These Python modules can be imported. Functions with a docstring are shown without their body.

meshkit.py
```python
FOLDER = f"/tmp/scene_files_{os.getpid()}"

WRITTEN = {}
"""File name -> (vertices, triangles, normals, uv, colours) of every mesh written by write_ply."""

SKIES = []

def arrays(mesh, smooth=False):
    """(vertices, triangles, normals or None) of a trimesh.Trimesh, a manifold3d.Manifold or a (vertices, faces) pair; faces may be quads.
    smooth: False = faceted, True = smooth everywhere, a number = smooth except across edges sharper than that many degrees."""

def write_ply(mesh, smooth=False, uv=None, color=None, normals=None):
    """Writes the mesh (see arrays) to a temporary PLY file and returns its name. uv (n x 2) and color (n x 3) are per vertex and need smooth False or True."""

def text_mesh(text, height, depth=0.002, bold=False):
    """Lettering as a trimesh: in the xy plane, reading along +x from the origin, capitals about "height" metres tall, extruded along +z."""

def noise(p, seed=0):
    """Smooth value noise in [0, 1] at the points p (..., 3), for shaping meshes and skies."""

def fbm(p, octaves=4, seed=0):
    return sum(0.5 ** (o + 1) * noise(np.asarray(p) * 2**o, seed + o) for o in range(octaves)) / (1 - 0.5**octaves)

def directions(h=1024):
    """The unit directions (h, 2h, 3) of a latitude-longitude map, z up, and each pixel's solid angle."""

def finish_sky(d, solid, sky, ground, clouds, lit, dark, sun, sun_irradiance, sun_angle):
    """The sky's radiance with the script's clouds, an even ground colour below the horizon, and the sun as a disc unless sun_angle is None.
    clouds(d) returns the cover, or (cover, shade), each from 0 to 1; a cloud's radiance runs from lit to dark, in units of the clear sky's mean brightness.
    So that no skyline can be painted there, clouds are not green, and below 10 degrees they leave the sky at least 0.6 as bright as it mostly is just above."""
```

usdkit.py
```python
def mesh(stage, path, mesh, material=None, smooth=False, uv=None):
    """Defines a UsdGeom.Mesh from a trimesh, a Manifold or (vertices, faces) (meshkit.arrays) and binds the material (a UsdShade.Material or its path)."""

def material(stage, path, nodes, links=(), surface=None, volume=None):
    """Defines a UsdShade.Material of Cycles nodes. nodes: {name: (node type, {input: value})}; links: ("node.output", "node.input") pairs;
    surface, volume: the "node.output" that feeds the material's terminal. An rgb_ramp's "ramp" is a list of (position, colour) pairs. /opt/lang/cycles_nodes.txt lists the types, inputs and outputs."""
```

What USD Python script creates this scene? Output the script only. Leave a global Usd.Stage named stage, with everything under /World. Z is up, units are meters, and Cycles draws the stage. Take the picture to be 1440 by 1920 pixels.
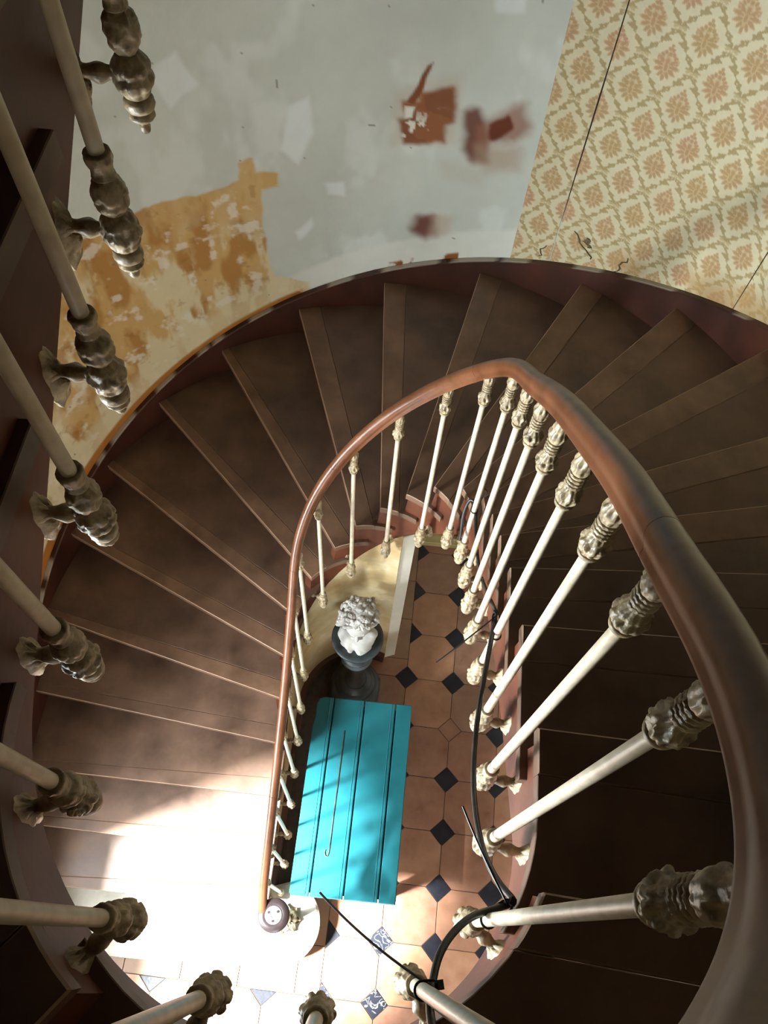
import math, random
import numpy as np, trimesh, manifold3d
from pxr import Usd, UsdGeom, UsdLux, UsdShade, Gf, Sdf, Vt
import usdkit, meshkit
from shapely.geometry import Polygon, box as sbox

random.seed(7)
RNG = np.random.default_rng(7)
stage = Usd.Stage.CreateInMemory()
UsdGeom.SetStageUpAxis(stage, "Z")
UsdGeom.SetStageMetersPerUnit(stage, 1.0)
world = UsdGeom.Xform.Define(stage, "/World")
UsdGeom.Scope.Define(stage, "/World/Looks")
PI = math.pi

# ------------------------------------------------------------------ camera
F_PX, TILT, ROLL = 1497.07, 0.4888, 0.0995
fw = np.array([0, math.sin(TILT), -math.cos(TILT)])
up = np.array([0, math.cos(TILT), math.sin(TILT)])
rt = np.array([1.0, 0, 0])
cr, sr = math.cos(ROLL), math.sin(ROLL)
R0, U0 = cr * rt + sr * up, -sr * rt + cr * up
CAM = np.array([0, 0, 5.0])
cam = UsdGeom.Camera.Define(stage, "/World/camera")
cam.CreateHorizontalApertureAttr(36.0)
cam.CreateVerticalApertureAttr(48.0)
cam.CreateFocalLengthAttr(36.0 * F_PX / 1440)
cam.CreateClippingRangeAttr(Gf.Vec2f(0.02, 100))
cam.AddTransformOp().Set(Gf.Matrix4d(*[float(x) for x in (*R0, 0, *U0, 0, *(-fw), 0, *CAM, 1)]))
cam.CreateExposureAttr(0.48)

# ------------------------------------------------------------------ light: daylight through the hall window, plus added lamps
def aim(prim, pos, d, upv=(0, 0, 1)):
    z = -np.array(d, float); z /= np.linalg.norm(z)
    x = np.cross(upv, z); x /= np.linalg.norm(x); y = np.cross(z, x)
    UsdGeom.Xformable(prim).AddTransformOp().Set(Gf.Matrix4d(*[float(q) for q in (*x, 0, *y, 0, *z, 0, *pos, 1)]))

SUN_EL, SUN_AZ = math.radians(54), math.atan2(0.43, 0.95)
sun = UsdLux.DistantLight.Define(stage, "/World/sun")
sun.CreateIntensityAttr(14.0); sun.CreateNormalizeAttr(True)
sun.CreateAngleAttr(7.0)
sun.CreateColorAttr(Gf.Vec3f(0.94, 0.98, 1.0))
aim(sun, (0, 0, 0), (math.cos(SUN_EL) * math.cos(SUN_AZ), math.cos(SUN_EL) * math.sin(SUN_AZ), -math.sin(SUN_EL)))
WIN = dict(x=-1.73, y0=-1.50, y1=0.12, z0=1.05, zs=2.5, z1=3.72)
sky = UsdLux.RectLight.Define(stage, "/World/sky_light")
sky.CreateWidthAttr(1.35); sky.CreateHeightAttr(2.7)
sky.CreateIntensityAttr(14.0)
sky.CreateColorAttr(Gf.Vec3f(0.86, 0.94, 1.0))
aim(sky, (WIN['x'] - 0.55, (WIN['y0'] + WIN['y1']) / 2, 2.25), (1, 0.12, -0.1))
glare = UsdLux.RectLight.Define(stage, "/World/bright_cloud_light")     # the bright part of the sky behind the arched head
glare.CreateWidthAttr(0.42); glare.CreateHeightAttr(0.5)
glare.CreateIntensityAttr(190.0)
glare.CreateColorAttr(Gf.Vec3f(0.92, 0.97, 1.0))
aim(glare, (WIN['x'] - 0.50, -0.42, 2.85), (1, 0.3, -0.35))
dome = UsdLux.DomeLight.Define(stage, "/World/sky_dome")
dome.CreateIntensityAttr(0.6)
dome.CreateColorAttr(Gf.Vec3f(0.8, 0.9, 1.0))
entry = UsdLux.RectLight.Define(stage, "/World/added_entrance_light")            # added lamp brightening the left wall, behind an added unseen door
entry.CreateWidthAttr(1.1); entry.CreateHeightAttr(2.0)
entry.CreateIntensityAttr(9.0)
entry.CreateColorAttr(Gf.Vec3f(0.95, 0.98, 1.0))
aim(entry, (0.25, -2.95, 1.6), (-0.12, 1, 0.12))
# added fill lamp high above the stair, switched off; no window stands there
upper = UsdLux.RectLight.Define(stage, "/World/added_upper_light")
upper.CreateWidthAttr(0.9); upper.CreateHeightAttr(1.2)
upper.CreateIntensityAttr(0.0)
upper.CreateColorAttr(Gf.Vec3f(0.9, 0.95, 1.0))
aim(upper, (0.3, -1.95, 6.2), (0, 0.8, -0.6))

# ------------------------------------------------------------------ helpers
_used = {}
def numbered(parent, name):
    k = (parent, name); n = _used.get(k, 0); _used[k] = n + 1
    return name if n == 0 else f"{name}_{n:03d}"

def keys(prim, label=None, cat=None, group=None, kind=None):
    for k, v in (("label", label), ("category", cat), ("group", group), ("kind", kind)):
        if v: prim.SetCustomDataByKey(k, v)
    return prim

def ppath(parent):
    return "/World" if parent is None else str(parent.GetPath())

def obj(name, mesh, m, parent=None, smooth=False, uv=None, color=None, **kw):
    pp = ppath(parent)
    path = f"{pp}/{numbered(pp, name)}"
    if color is not None:
        smooth = True if smooth else False
    g = usdkit.mesh(stage, path, mesh, m, smooth=smooth, uv=uv)
    if color is not None:
        UsdGeom.PrimvarsAPI(g).CreatePrimvar("paint", Sdf.ValueTypeNames.Color3fArray, "vertex").Set(Vt.Vec3fArray.FromNumpy(np.asarray(color, np.float32)))
    return keys(g.GetPrim(), **kw)

def thing(name, loc=(0, 0, 0), parent=None, **kw):
    pp = ppath(parent)
    x = UsdGeom.Xform.Define(stage, f"{pp}/{numbered(pp, name)}")
    if any(loc): x.AddTranslateOp().Set(Gf.Vec3d(*map(float, loc)))
    return keys(x.GetPrim(), **kw)

def srgb(*c):
    return tuple(((x / 255) / 12.92 if x / 255 <= 0.04045 else ((x / 255 + 0.055) / 1.055) ** 2.4) for x in c)

def mat(name, a, b, scale=8, detail=5, rough=0.5, bump=0.0, bscale=60, stretch=(1, 1, 1), c=None, spec=0.5, coat=0.0, lo=0.3, hi=0.7, rvar=0.0, dist=0.004, attr=None):
    n = {"geo": ("geometry", {}), "map": ("mapping", {"scale": stretch}),
         "n": ("noise_texture", {"scale": scale, "detail": detail, "roughness": 0.6}),
         "ramp": ("rgb_ramp", {"ramp": [(lo, a), (hi, b)] if c is None else [(lo, a), ((lo + hi) / 2, b), (hi, c)]}),
         "p": ("principled_bsdf", {"roughness": rough, "specular_ior_level": spec, "coat_weight": coat, "coat_roughness": 0.25})}
    L = [("geo.position", "map.vector"), ("map.vector", "n.vector"), ("n.fac", "ramp.fac")]
    if attr:
        n["at"] = ("attribute", {"attribute": "paint"}); n["sep"] = ("separate_color", {})
        n["mx"] = ("mix_color", {"b": attr})
        L += [("at.color", "sep.color"), ("sep.r", "mx.fac"), ("ramp.color", "mx.a"), ("mx.result", "p.base_color")]
    else:
        L += [("ramp.color", "p.base_color")]
    if rvar:
        n["rr"] = ("map_range", {"from_min": 0.3, "from_max": 0.7, "to_min": rough - rvar, "to_max": rough + rvar})
        L += [("n.fac", "rr.value"), ("rr.result", "p.roughness")]
    if bump:
        n["bn"] = ("noise_texture", {"scale": bscale, "detail": 4}); n["b"] = ("bump", {"strength": bump, "distance": dist})
        L += [("map.vector", "bn.vector"), ("bn.fac", "b.height"), ("b.normal", "p.normal")]
    return usdkit.material(stage, f"/World/Looks/{name}", n, L, surface="p.BSDF")

def painted(name, rough=0.8, bump=0.25, bscale=40, var=0.06, dist=0.004):
    return usdkit.material(stage, f"/World/Looks/{name}", {
        "at": ("attribute", {"attribute": "paint"}), "geo": ("geometry", {}),
        "n": ("noise_texture", {"scale": 14, "detail": 6}), "rg": ("map_range", {"to_min": 1 - var, "to_max": 1 + var}),
        "mul": ("mix_color", {"blend_type": "multiply", "fac": 1.0, "use_clamp": False}),
        "bn": ("noise_texture", {"scale": bscale, "detail": 5}), "b": ("bump", {"strength": bump, "distance": dist}),
        "cc": ("combine_color", {}),
        "p": ("principled_bsdf", {"roughness": rough, "specular_ior_level": 0.3})},
        [("geo.position", "n.vector"), ("n.fac", "rg.value"), ("rg.result", "cc.r"), ("rg.result", "cc.g"), ("rg.result", "cc.b"),
         ("at.color", "mul.a"), ("cc.color", "mul.b"), ("mul.result", "p.base_color"),
         ("geo.position", "bn.vector"), ("bn.fac", "b.height"), ("b.normal", "p.normal")], surface="p.BSDF")

class MB:
    def __init__(s): s.v, s.f, s.n = [], [], 0
    def add(s, v, f):
        v, f = np.asarray(v, float), np.asarray(f, int)
        if f.shape[1] == 4: f = np.vstack([f[:, [0, 1, 2]], f[:, [0, 2, 3]]])
        s.v.append(v); s.f.append(f + s.n); s.n += len(v); return s
    def mesh(s): return np.vstack(s.v), np.vstack(s.f)

def grid_faces(nu, nv, cu=False, cv=False):
    f = []
    I = np.arange(nu if cu else nu - 1); J = np.arange(nv if cv else nv - 1)
    a, b = np.meshgrid(I, J, indexing="ij"); a, b = a.ravel(), b.ravel()
    a1, b1 = (a + 1) % nu, (b + 1) % nv
    return np.stack([a * nv + b, a1 * nv + b, a1 * nv + b1, a * nv + b1], 1)

def fix(m):
    m = trimesh.Trimesh(m[0], MB().add(*m).mesh()[1], process=False)
    if m.volume < 0: m.invert()
    return np.array(m.vertices), np.array(m.faces)

def sweep(path, prof, ups=None, closed_ends=True):
    """prof (k,2): (side, up) in the frame of the path; counter-clockwise"""
    P = np.asarray(path, float); T = np.gradient(P, axis=0); T /= np.linalg.norm(T, axis=1)[:, None]
    U = np.tile([0, 0, 1.0], (len(P), 1)) if ups is None else np.asarray(ups, float)
    S = np.cross(T, U); S /= np.linalg.norm(S, axis=1)[:, None]; U = np.cross(S, T)
    k = len(prof)
    V = (P[:, None] + S[:, None] * np.asarray(prof)[None, :, 0:1] + U[:, None] * np.asarray(prof)[None, :, 1:2]).reshape(-1, 3)
    mb = MB().add(V, grid_faces(len(P), k, cv=True))
    if closed_ends:
        for i in (0, len(P) - 1):
            ring = V[i * k:(i + 1) * k]; c = ring.mean(0)
            j = np.arange(k); q = (j + 1) % k
            mb.add(np.vstack([ring, c]), np.stack([j, q, np.full(k, k)], 1) if i == 0 else np.stack([q, j, np.full(k, k)], 1))
    return fix(mb.mesh())

def tube(path, r, n=10):
    P = np.asarray(path, float); T = np.gradient(P, axis=0); T /= np.linalg.norm(T, axis=1)[:, None]
    u = np.cross(T[0], [0.31, 0.2, 0.93]); u /= np.linalg.norm(u); U = []
    for t in T:
        u = u - t * (u @ t); u /= np.linalg.norm(u); U.append(u)
    a = np.linspace(0, 2 * PI, n, endpoint=False)
    return sweep(P, np.c_[np.cos(a), np.sin(a)] * r, ups=U)

def spline(pts, n):
    from scipy.interpolate import CubicSpline
    p = np.asarray(pts, float); d = np.r_[0, np.cumsum(np.linalg.norm(np.diff(p, axis=0), axis=1) ** 0.5)]
    return CubicSpline(d, p)(np.linspace(0, d[-1], n))

def lathe(prof, n=32, mod=None, cap=True):
    """prof [(z, r)] from low to high z; mod(z, phi, r) -> r"""
    pr = np.asarray(prof, float); a = np.linspace(0, 2 * PI, n, endpoint=False)
    Z, A = np.meshgrid(pr[:, 0], a, indexing="ij"); R = np.repeat(pr[:, 1:2], n, 1)
    if mod is not None: R = mod(Z, A, R)
    V = np.stack([R * np.cos(A), R * np.sin(A), Z], -1).reshape(-1, 3)
    mb = MB().add(V, grid_faces(len(pr), n, cv=True))
    if cap:
        for i in (0, len(pr) - 1):
            ring = V[i * n:(i + 1) * n]; c = ring.mean(0); j = np.arange(n); q = (j + 1) % n
            mb.add(np.vstack([ring, c]), np.stack([j, q, np.full(n, n)], 1)[:, ::(1 if i else -1)])
    return fix(mb.mesh())

def dense(prof, n):
    """a smooth curve through control points"""
    from scipy.interpolate import PchipInterpolator
    p = np.asarray(prof, float); d = np.r_[0, np.cumsum(np.linalg.norm(np.diff(p, axis=0), axis=1))]
    return PchipInterpolator(d, p)(np.linspace(0, d[-1], n))

def boxm(x0, x1, y0, y1, z0, z1, ch=0.0):
    if ch <= 0:
        b = trimesh.creation.box(extents=(x1 - x0, y1 - y0, z1 - z0)); b.apply_translation(((x0 + x1) / 2, (y0 + y1) / 2, (z0 + z1) / 2)); return np.array(b.vertices), np.array(b.faces)
    return slab([(x0, y0), (x1, y0), (x1, y1), (x0, y1)], z0, z1, ch)[:2]

def tri_poly(P):
    return np.asarray(manifold3d.triangulate([np.asarray(P, float)]))

def slab(P, z0, z1, ch=0.004):
    """plan polygon -> plate with a chamfered top edge; third result is 1 on the chamfer"""
    pg = Polygon(P)
    if pg.exterior.is_ccw is False: P = list(P)[::-1]
    P = np.asarray(P, float)
    e = np.roll(P, -1, 0) - P; e /= np.maximum(np.linalg.norm(e, axis=1), 1e-9)[:, None]
    nrm = np.c_[-e[:, 1], e[:, 0]]; pn = np.roll(nrm, 1, 0)
    m = nrm + pn; m /= np.maximum((m * nrm).sum(1), 0.35)[:, None]
    Q = P + m * ch
    n = len(P); j = np.arange(n); q = (j + 1) % n
    lay = lambda A, z: np.c_[A, np.full(n, z)]
    mb, w = MB(), []
    def ring(A, B, ww):
        mb.add(np.vstack([A, B]), np.stack([j, q, q + n, j + n], 1)); w.extend([ww] * (2 * n))
    ring(lay(P, z0), lay(P, z1 - ch), 0)
    ring(lay(P, z1 - ch), lay(Q, z1), 1)
    t = tri_poly(Q) if Polygon(Q).is_valid else tri_poly(P)
    mb.add(lay(Q, z1), t); w.extend([0] * n)
    mb.add(lay(P, z0), t[:, ::-1]); w.extend([0] * n)
    v, f = mb.mesh()
    return v, f, np.asarray(w, float)

def smoothstep(a, b, x):
    t = np.clip((x - a) / (b - a), 0, 1); return t * t * (3 - 2 * t)

# ------------------------------------------------------------------ materials
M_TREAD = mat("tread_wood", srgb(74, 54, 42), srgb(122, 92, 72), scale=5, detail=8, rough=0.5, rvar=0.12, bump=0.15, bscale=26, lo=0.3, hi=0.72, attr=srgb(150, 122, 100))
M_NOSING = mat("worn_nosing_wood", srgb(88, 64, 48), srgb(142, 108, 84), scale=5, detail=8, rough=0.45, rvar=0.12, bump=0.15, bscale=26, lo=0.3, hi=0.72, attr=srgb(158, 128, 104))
M_RISER = mat("riser_wood", srgb(58, 34, 24), srgb(88, 56, 40), scale=6, rough=0.5, bump=0.1)
M_STRING = mat("string_wood", srgb(72, 30, 14), srgb(118, 58, 32), scale=4, detail=7, rough=0.42, bump=0.1, stretch=(1, 1, 3))
M_CUT = mat("cut_string_wood", srgb(66, 29, 15), srgb(112, 58, 32), scale=4, detail=7, rough=0.5, bump=0.12)
M_RAIL = mat("handrail_wood", srgb(92, 52, 30), srgb(132, 82, 52), scale=7, detail=6, rough=0.34, bump=0.06, bscale=40, rvar=0.06, coat=0.15)
M_CREAM = mat("cream_paint", srgb(196, 182, 156), srgb(226, 214, 190), scale=30, detail=5, rough=0.38, bump=0.25, bscale=160, dist=0.001)
M_CAST = mat("painted_cast_iron", srgb(82, 64, 40), srgb(182, 164, 130), scale=55, detail=4, rough=0.4, bump=0.5, bscale=220, lo=0.25, hi=0.6, dist=0.0015)
M_STONE = mat("step_stone", srgb(160, 154, 140), srgb(190, 184, 170), scale=9, detail=8, rough=0.7, bump=0.2, bscale=70)
M_MORTAR = mat("mortar", srgb(70, 58, 48), srgb(96, 80, 66), scale=30, rough=0.9)
def tile_mat(k, a, b): return mat(f"terracotta_{k}", srgb(*a), srgb(*b), scale=7 + k, detail=9, rough=0.42, rvar=0.1, bump=0.15, bscale=45, lo=0.28, hi=0.72)
M_TERRA = [tile_mat(0, (134, 93, 70), (166, 120, 94)), tile_mat(1, (128, 86, 66), (156, 113, 90)), tile_mat(2, (140, 98, 72), (172, 127, 98)), tile_mat(3, (126, 90, 72), (152, 114, 92))]
M_SLATE = mat("black_slate", srgb(20, 20, 26), srgb(36, 37, 47), scale=20, rough=0.35, bump=0.12)
M_VEIN = usdkit.material(stage, "/World/Looks/veined_slate", {"geo": ("geometry", {}), "w": ("noise_texture", {"scale": 16, "detail": 3, "distortion": 1.6}), "r": ("rgb_ramp", {"ramp": [(0.0, srgb(30, 32, 42)), (0.475, srgb(34, 36, 46)), (0.495, srgb(190, 192, 190)), (0.51, srgb(190, 192, 190)), (0.53, srgb(36, 38, 48)), (1.0, srgb(30, 32, 42))]}),
    "p": ("principled_bsdf", {"roughness": 0.35})}, [("geo.position", "w.vector"), ("w.fac", "r.fac"), ("r.color", "p.base_color")], surface="p.BSDF")
M_BORDER = mat("border_stone", srgb(128, 96, 74), srgb(152, 120, 94), scale=6, detail=8, rough=0.5, bump=0.15)
M_WALL = painted("stair_wall_plaster")
M_PAPER = painted("damask_paper", rough=0.6, bump=0.15, bscale=300, var=0.03, dist=0.0008)
M_PLASTER = mat("plain_plaster", srgb(176, 172, 160), srgb(196, 192, 180), scale=3, rough=0.85, bump=0.2)
M_OLDPAPER = mat("aged_tan_paper", srgb(112, 98, 74), srgb(136, 120, 92), scale=3, rough=0.85)
M_DARKCEIL = mat("dark_boarded_ceiling", srgb(44, 32, 26), srgb(62, 46, 38), scale=4, rough=0.7)
M_UNDER = mat("ochre_plaster", srgb(172, 138, 88), srgb(198, 176, 132), scale=3.2, detail=9, rough=0.8, bump=0.2, c=srgb(226, 216, 192), lo=0.3, hi=0.72)
M_WHITE = mat("white_gloss_paint", srgb(206, 202, 188), srgb(226, 222, 210), scale=5, rough=0.4, bump=0.1)
M_BASE = mat("brown_baseboard", srgb(70, 44, 32), srgb(104, 68, 50), scale=6, rough=0.5, bump=0.2)
M_TEAL = mat("teal_paint", srgb(22, 90, 98), srgb(34, 106, 114), scale=4, detail=6, rough=0.28, bump=0.05, bscale=60, coat=0.3)
M_TEALD = mat("groove_paint", srgb(8, 48, 56), srgb(12, 60, 68), scale=9, rough=0.5)
M_STEEL = mat("worn_steel", srgb(150, 146, 138), srgb(188, 184, 174), scale=40, rough=0.35, bump=0.1)
M_DARKST = mat("dark_steel", srgb(48, 44, 42), srgb(80, 74, 70), scale=40, rough=0.4)
M_PED = mat("patinated_wood", srgb(30, 34, 36), srgb(72, 78, 80), scale=9, detail=8, rough=0.42, rvar=0.08, bump=0.2, bscale=50)
M_BUST = mat("white_plaster", srgb(158, 155, 149), srgb(186, 183, 176), scale=16, detail=6, rough=0.75, bump=0.3, bscale=90, dist=0.002)
M_CABLE = mat("black_cable", srgb(28, 27, 26), srgb(56, 52, 48), scale=30, rough=0.45)
M_TIE = mat("black_nylon", srgb(16, 16, 16), srgb(26, 26, 26), scale=30, rough=0.4)
M_GLASS = usdkit.material(stage, "/World/Looks/pane_glass", {"t": ("transparent_bsdf", {"color": (0.97, 0.98, 0.98)}), "g": ("glossy_bsdf", {"roughness": 0.02}), "f": ("layer_weight", {"blend": 0.5}), "w": ("math", {"math_type": "power", "value2": 5.0}), "k": ("math", {"math_type": "multiply_add", "value2": 0.5, "value3": 0.03}), "m": ("mix_closure", {})},
                          [("f.facing", "w.value1"), ("w.value", "k.value1"), ("k.value", "m.fac"), ("t.BSDF", "m.closure1"), ("g.BSDF", "m.closure2")], surface="m.closure")

# ------------------------------------------------------------------ plan of the stair
RISE = 0.17
class Plan:
    """a stadium: left line up, far half circle, right line down, near half circle, left line up again"""
    def __init__(s, c1, c2, r, y_start, y_end):
        c1, c2 = np.array(c1, float), np.array(c2, float)
        C, N = [], []
        left, right = np.array([-1.0, 0]), np.array([1.0, 0])
        for y in np.linspace(y_start, c1[1], 60, endpoint=False): C.append([np.interp(y, [c2[1], c1[1]], [c2[0], c1[0]]), y]); N.append(left)
        for a in np.linspace(0, PI, 80, endpoint=False): C.append(c1); N.append([-math.cos(a), math.sin(a)])
        for q in np.linspace(0, 1, 60, endpoint=False): C.append(c1 + (c2 - c1) * q); N.append(right)
        for a in np.linspace(0, PI, 80, endpoint=False): C.append(c2); N.append([math.cos(a), -math.sin(a)])
        for y in np.linspace(c2[1], y_end, 60): C.append([np.interp(y, [c2[1], c1[1]], [c2[0], c1[0]]), y]); N.append(left)
        s.C, s.N, s.r = np.array(C, float), np.array(N, float), r
        P = s.C + s.N * r; s.s = np.r_[0, np.cumsum(np.linalg.norm(np.diff(P, axis=0), axis=1))]
    def at(s, q, r=None):
        r = s.r if r is None else r
        q = np.atleast_1d(q)
        C = np.c_[np.interp(q, s.s, s.C[:, 0]), np.interp(q, s.s, s.C[:, 1])]
        N = np.c_[np.interp(q, s.s, s.N[:, 0]), np.interp(q, s.s, s.N[:, 1])]; N /= np.linalg.norm(N, axis=1)[:, None]
        return C + N * r, N
    def near(s, p, lo=0, hi=1e9):
        q = np.linspace(max(lo, 0), min(hi, s.s[-1]), 4000); P, _ = s.at(q)
        return q[np.argmin(np.linalg.norm(P - np.asarray(p), axis=1))]

EDGE = Plan((-0.03, 1.235), (-0.045, 0.215), 0.356, -0.05, 1.9)      # the tread ends round the well
OUT = Plan((-0.043, 1.205), (-0.043, 0.215), 1.651, -0.12, 1.9)      # face of the wall string
FACE_R = 0.372
NOSE = {2: ((-.40, .095), (-1.694, .091)), 3: ((-.40, .333), (-1.694, .362)), 4: ((-.396, .593), (-1.694, .612)), 5: ((-.392, .821), (-1.694, .966)),
        6: ((-.388, 1.001), (-1.694, 1.32)), 7: ((-.386, 1.163), (-1.62, 1.715)), 8: ((-.38, 1.326), (-1.464, 2.047)), 9: ((-.311, 1.46), (-1.227, 2.356)),
        10: ((-.206, 1.544), (-.92, 2.604)), 11: ((-.117, 1.58), (-.534, 2.782)), 12: ((-.018, 1.585), (-.112, 2.854)), 13: ((.079, 1.566), (.34, 2.81)),
        14: ((.178, 1.521), (.773, 2.64)), 15: ((.272, 1.431), (1.112, 2.385)), 16: ((.32, 1.305), (1.368, 2.063)), 17: ((.326, 1.153), (1.541, 1.68)),
        18: ((.315, .998), (1.608, 1.30)), 19: ((.309, .825), (1.608, .93)), 20: ((.306, .615), (1.608, .645)), 21: ((.304, .357), (1.608, .32)),
        22: ((.28, .081), (1.6, .0)), 23: ((.0, -.14), (.15, -1.42)), 24: ((-.257, -.07), (-1.05, -1.09)), 25: ((-.401, .16), (-1.694, -.02)),
        26: ((-.40, .41), (-1.694, .36)), 27: ((-.397, .67), (-1.694, .64)), 28: ((-.395, .93), (-1.694, .92)), 29: ((-.39, 1.19), (-1.694, 1.2)), 30: ((-.39, 1.45), (-1.69, 1.5))}
TS = sorted(NOSE)
sin_, sout, lo_i, lo_o = {}, {}, 0.0, 0.0
for t in TS:
    sin_[t] = lo_i = EDGE.near(NOSE[t][0], lo_i + (0.02 if t > 2 else 0), lo_i + 0.75)
    sout[t] = lo_o = OUT.near(NOSE[t][1], lo_o + (0.02 if t > 2 else 0), lo_o + 2.6)
def nose_in(s): return np.interp(s, [sin_[t] for t in TS], [t * RISE for t in TS])
def nose_out(s): return np.interp(s, [0] + [sout[t] for t in TS], [1.5 * RISE] + [t * RISE for t in TS])

# ------------------------------------------------------------------ setting: floor
A = 0.2989
GA, GX, GY = -0.0214, 1.873 * A, 6.9373 * A
def g2w(u, v):
    c, s = math.cos(GA), math.sin(GA)
    return np.stack([(u * c + v * s) * A + GX, (u * s - v * c) * A + GY], -1)
floor = thing("floor", kind="structure")
obj("mortar_bed", boxm(-3.0, 3.0, -3.0, 3.2, -0.10, -0.004), M_MORTAR, floor)
field = Polygon([(-6.6, 8), (-2, 8), (-2, 1.6), (-1, 1.6), (-1, -3), (6, -3), (6, 13), (-6.6, 13)])
J = 0.006
def tile(poly, m, name, h):
    if poly.is_empty or poly.area < 0.004: return
    for g in getattr(poly, "geoms", [poly]):
        if g.geom_type != "Polygon" or g.area < 0.004: continue
        g = g.buffer(-J, join_style=2)
        if g.is_empty or g.geom_type != "Polygon": continue
        P = np.array(g.exterior.coords)[:-1]
        W = g2w(P[:, 0], P[:, 1])
        v, f, _ = slab(W, -0.02, h, 0.0012)
        obj(name, (v, f), m, floor)
CUT = 0.245
for i in range(-7, 5):
    for j in range(-3, 12):
        o = Polygon([(i + CUT, j), (i + 1 - CUT, j), (i + 1, j + CUT), (i + 1, j + 1 - CUT), (i + 1 - CUT, j + 1), (i + CUT, j + 1), (i, j + 1 - CUT), (i, j + CUT)])
        tile(o.intersection(field), M_TERRA[RNG.integers(4)], "octagon_tile", 0.0005 * RNG.random())
for i in range(-6, 6):
    for j in range(-2, 13):
        d = Polygon([(i + CUT, j), (i, j + CUT), (i - CUT, j), (i, j - CUT)])
        m = M_TERRA[1] if (i, j) == (0, 3) else M_VEIN if (i, j) in ((-1, 7), (-1, 8), (-2, 8)) else M_SLATE
        tile(d.intersection(field), m, "cabochon_tile", 0.0004 * RNG.random())
for k in range(8):   # plain border along the stair foot
    tile(sbox(-2.45, 1.6 + k * 0.8, -2.0, 2.4 + k * 0.8).intersection(sbox(-9, 1.6, -2, 8)), M_BORDER, "border_tile", 0.0003)
for k in range(5):
    tile(sbox(-1.45, -3 + k * 0.92, -1.0, -2.08 + k * 0.92), M_BORDER, "border_tile", 0.0003)
for k in range(4):
    tile(sbox(-6.6 + k * 1.0375, 7.3, -5.5625 + k * 1.0375, 8), M_BORDER, "border_tile", 0.0003)

# ------------------------------------------------------------------ setting: the curved stair wall, with its paint, patches and paper
WC = np.array([-0.043, 1.205]); WR = 1.680
def wall_pt(th, r=WR):
    th = np.radians(th); return WC[0] + r * np.sin(th), WC[1] + r * np.cos(th)
def string_top(th): return 2.116 + (th + 2.6) * 0.01149
def in_poly(th, z, pts, soft=0.0, seed=0, jag=0.0, grow=0.0):
    """1 inside the outline, fading over soft metres"""
    import shapely
    x, y = th * 0.02932, z
    if jag:
        q = np.stack([x * 9, y * 9, 0 * x], -1)
        x = x + (meshkit.fbm(q, 4, seed) - 0.5) * jag; y = y + (meshkit.fbm(q + 31, 4, seed + 3) - 0.5) * jag
    g = Polygon([(a * 0.02932, b) for a, b in pts]).buffer(grow)
    p = shapely.points(x, y); ins = shapely.contains(g, p); d = shapely.distance(g.exterior, p)
    sd = np.where(ins, d, -d)
    return smoothstep(-soft, soft + 1e-6, sd) if soft else ins.astype(float)

def lerp(c, k, w): return c * (1 - w[..., None]) + np.asarray(k) * w[..., None]

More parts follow.
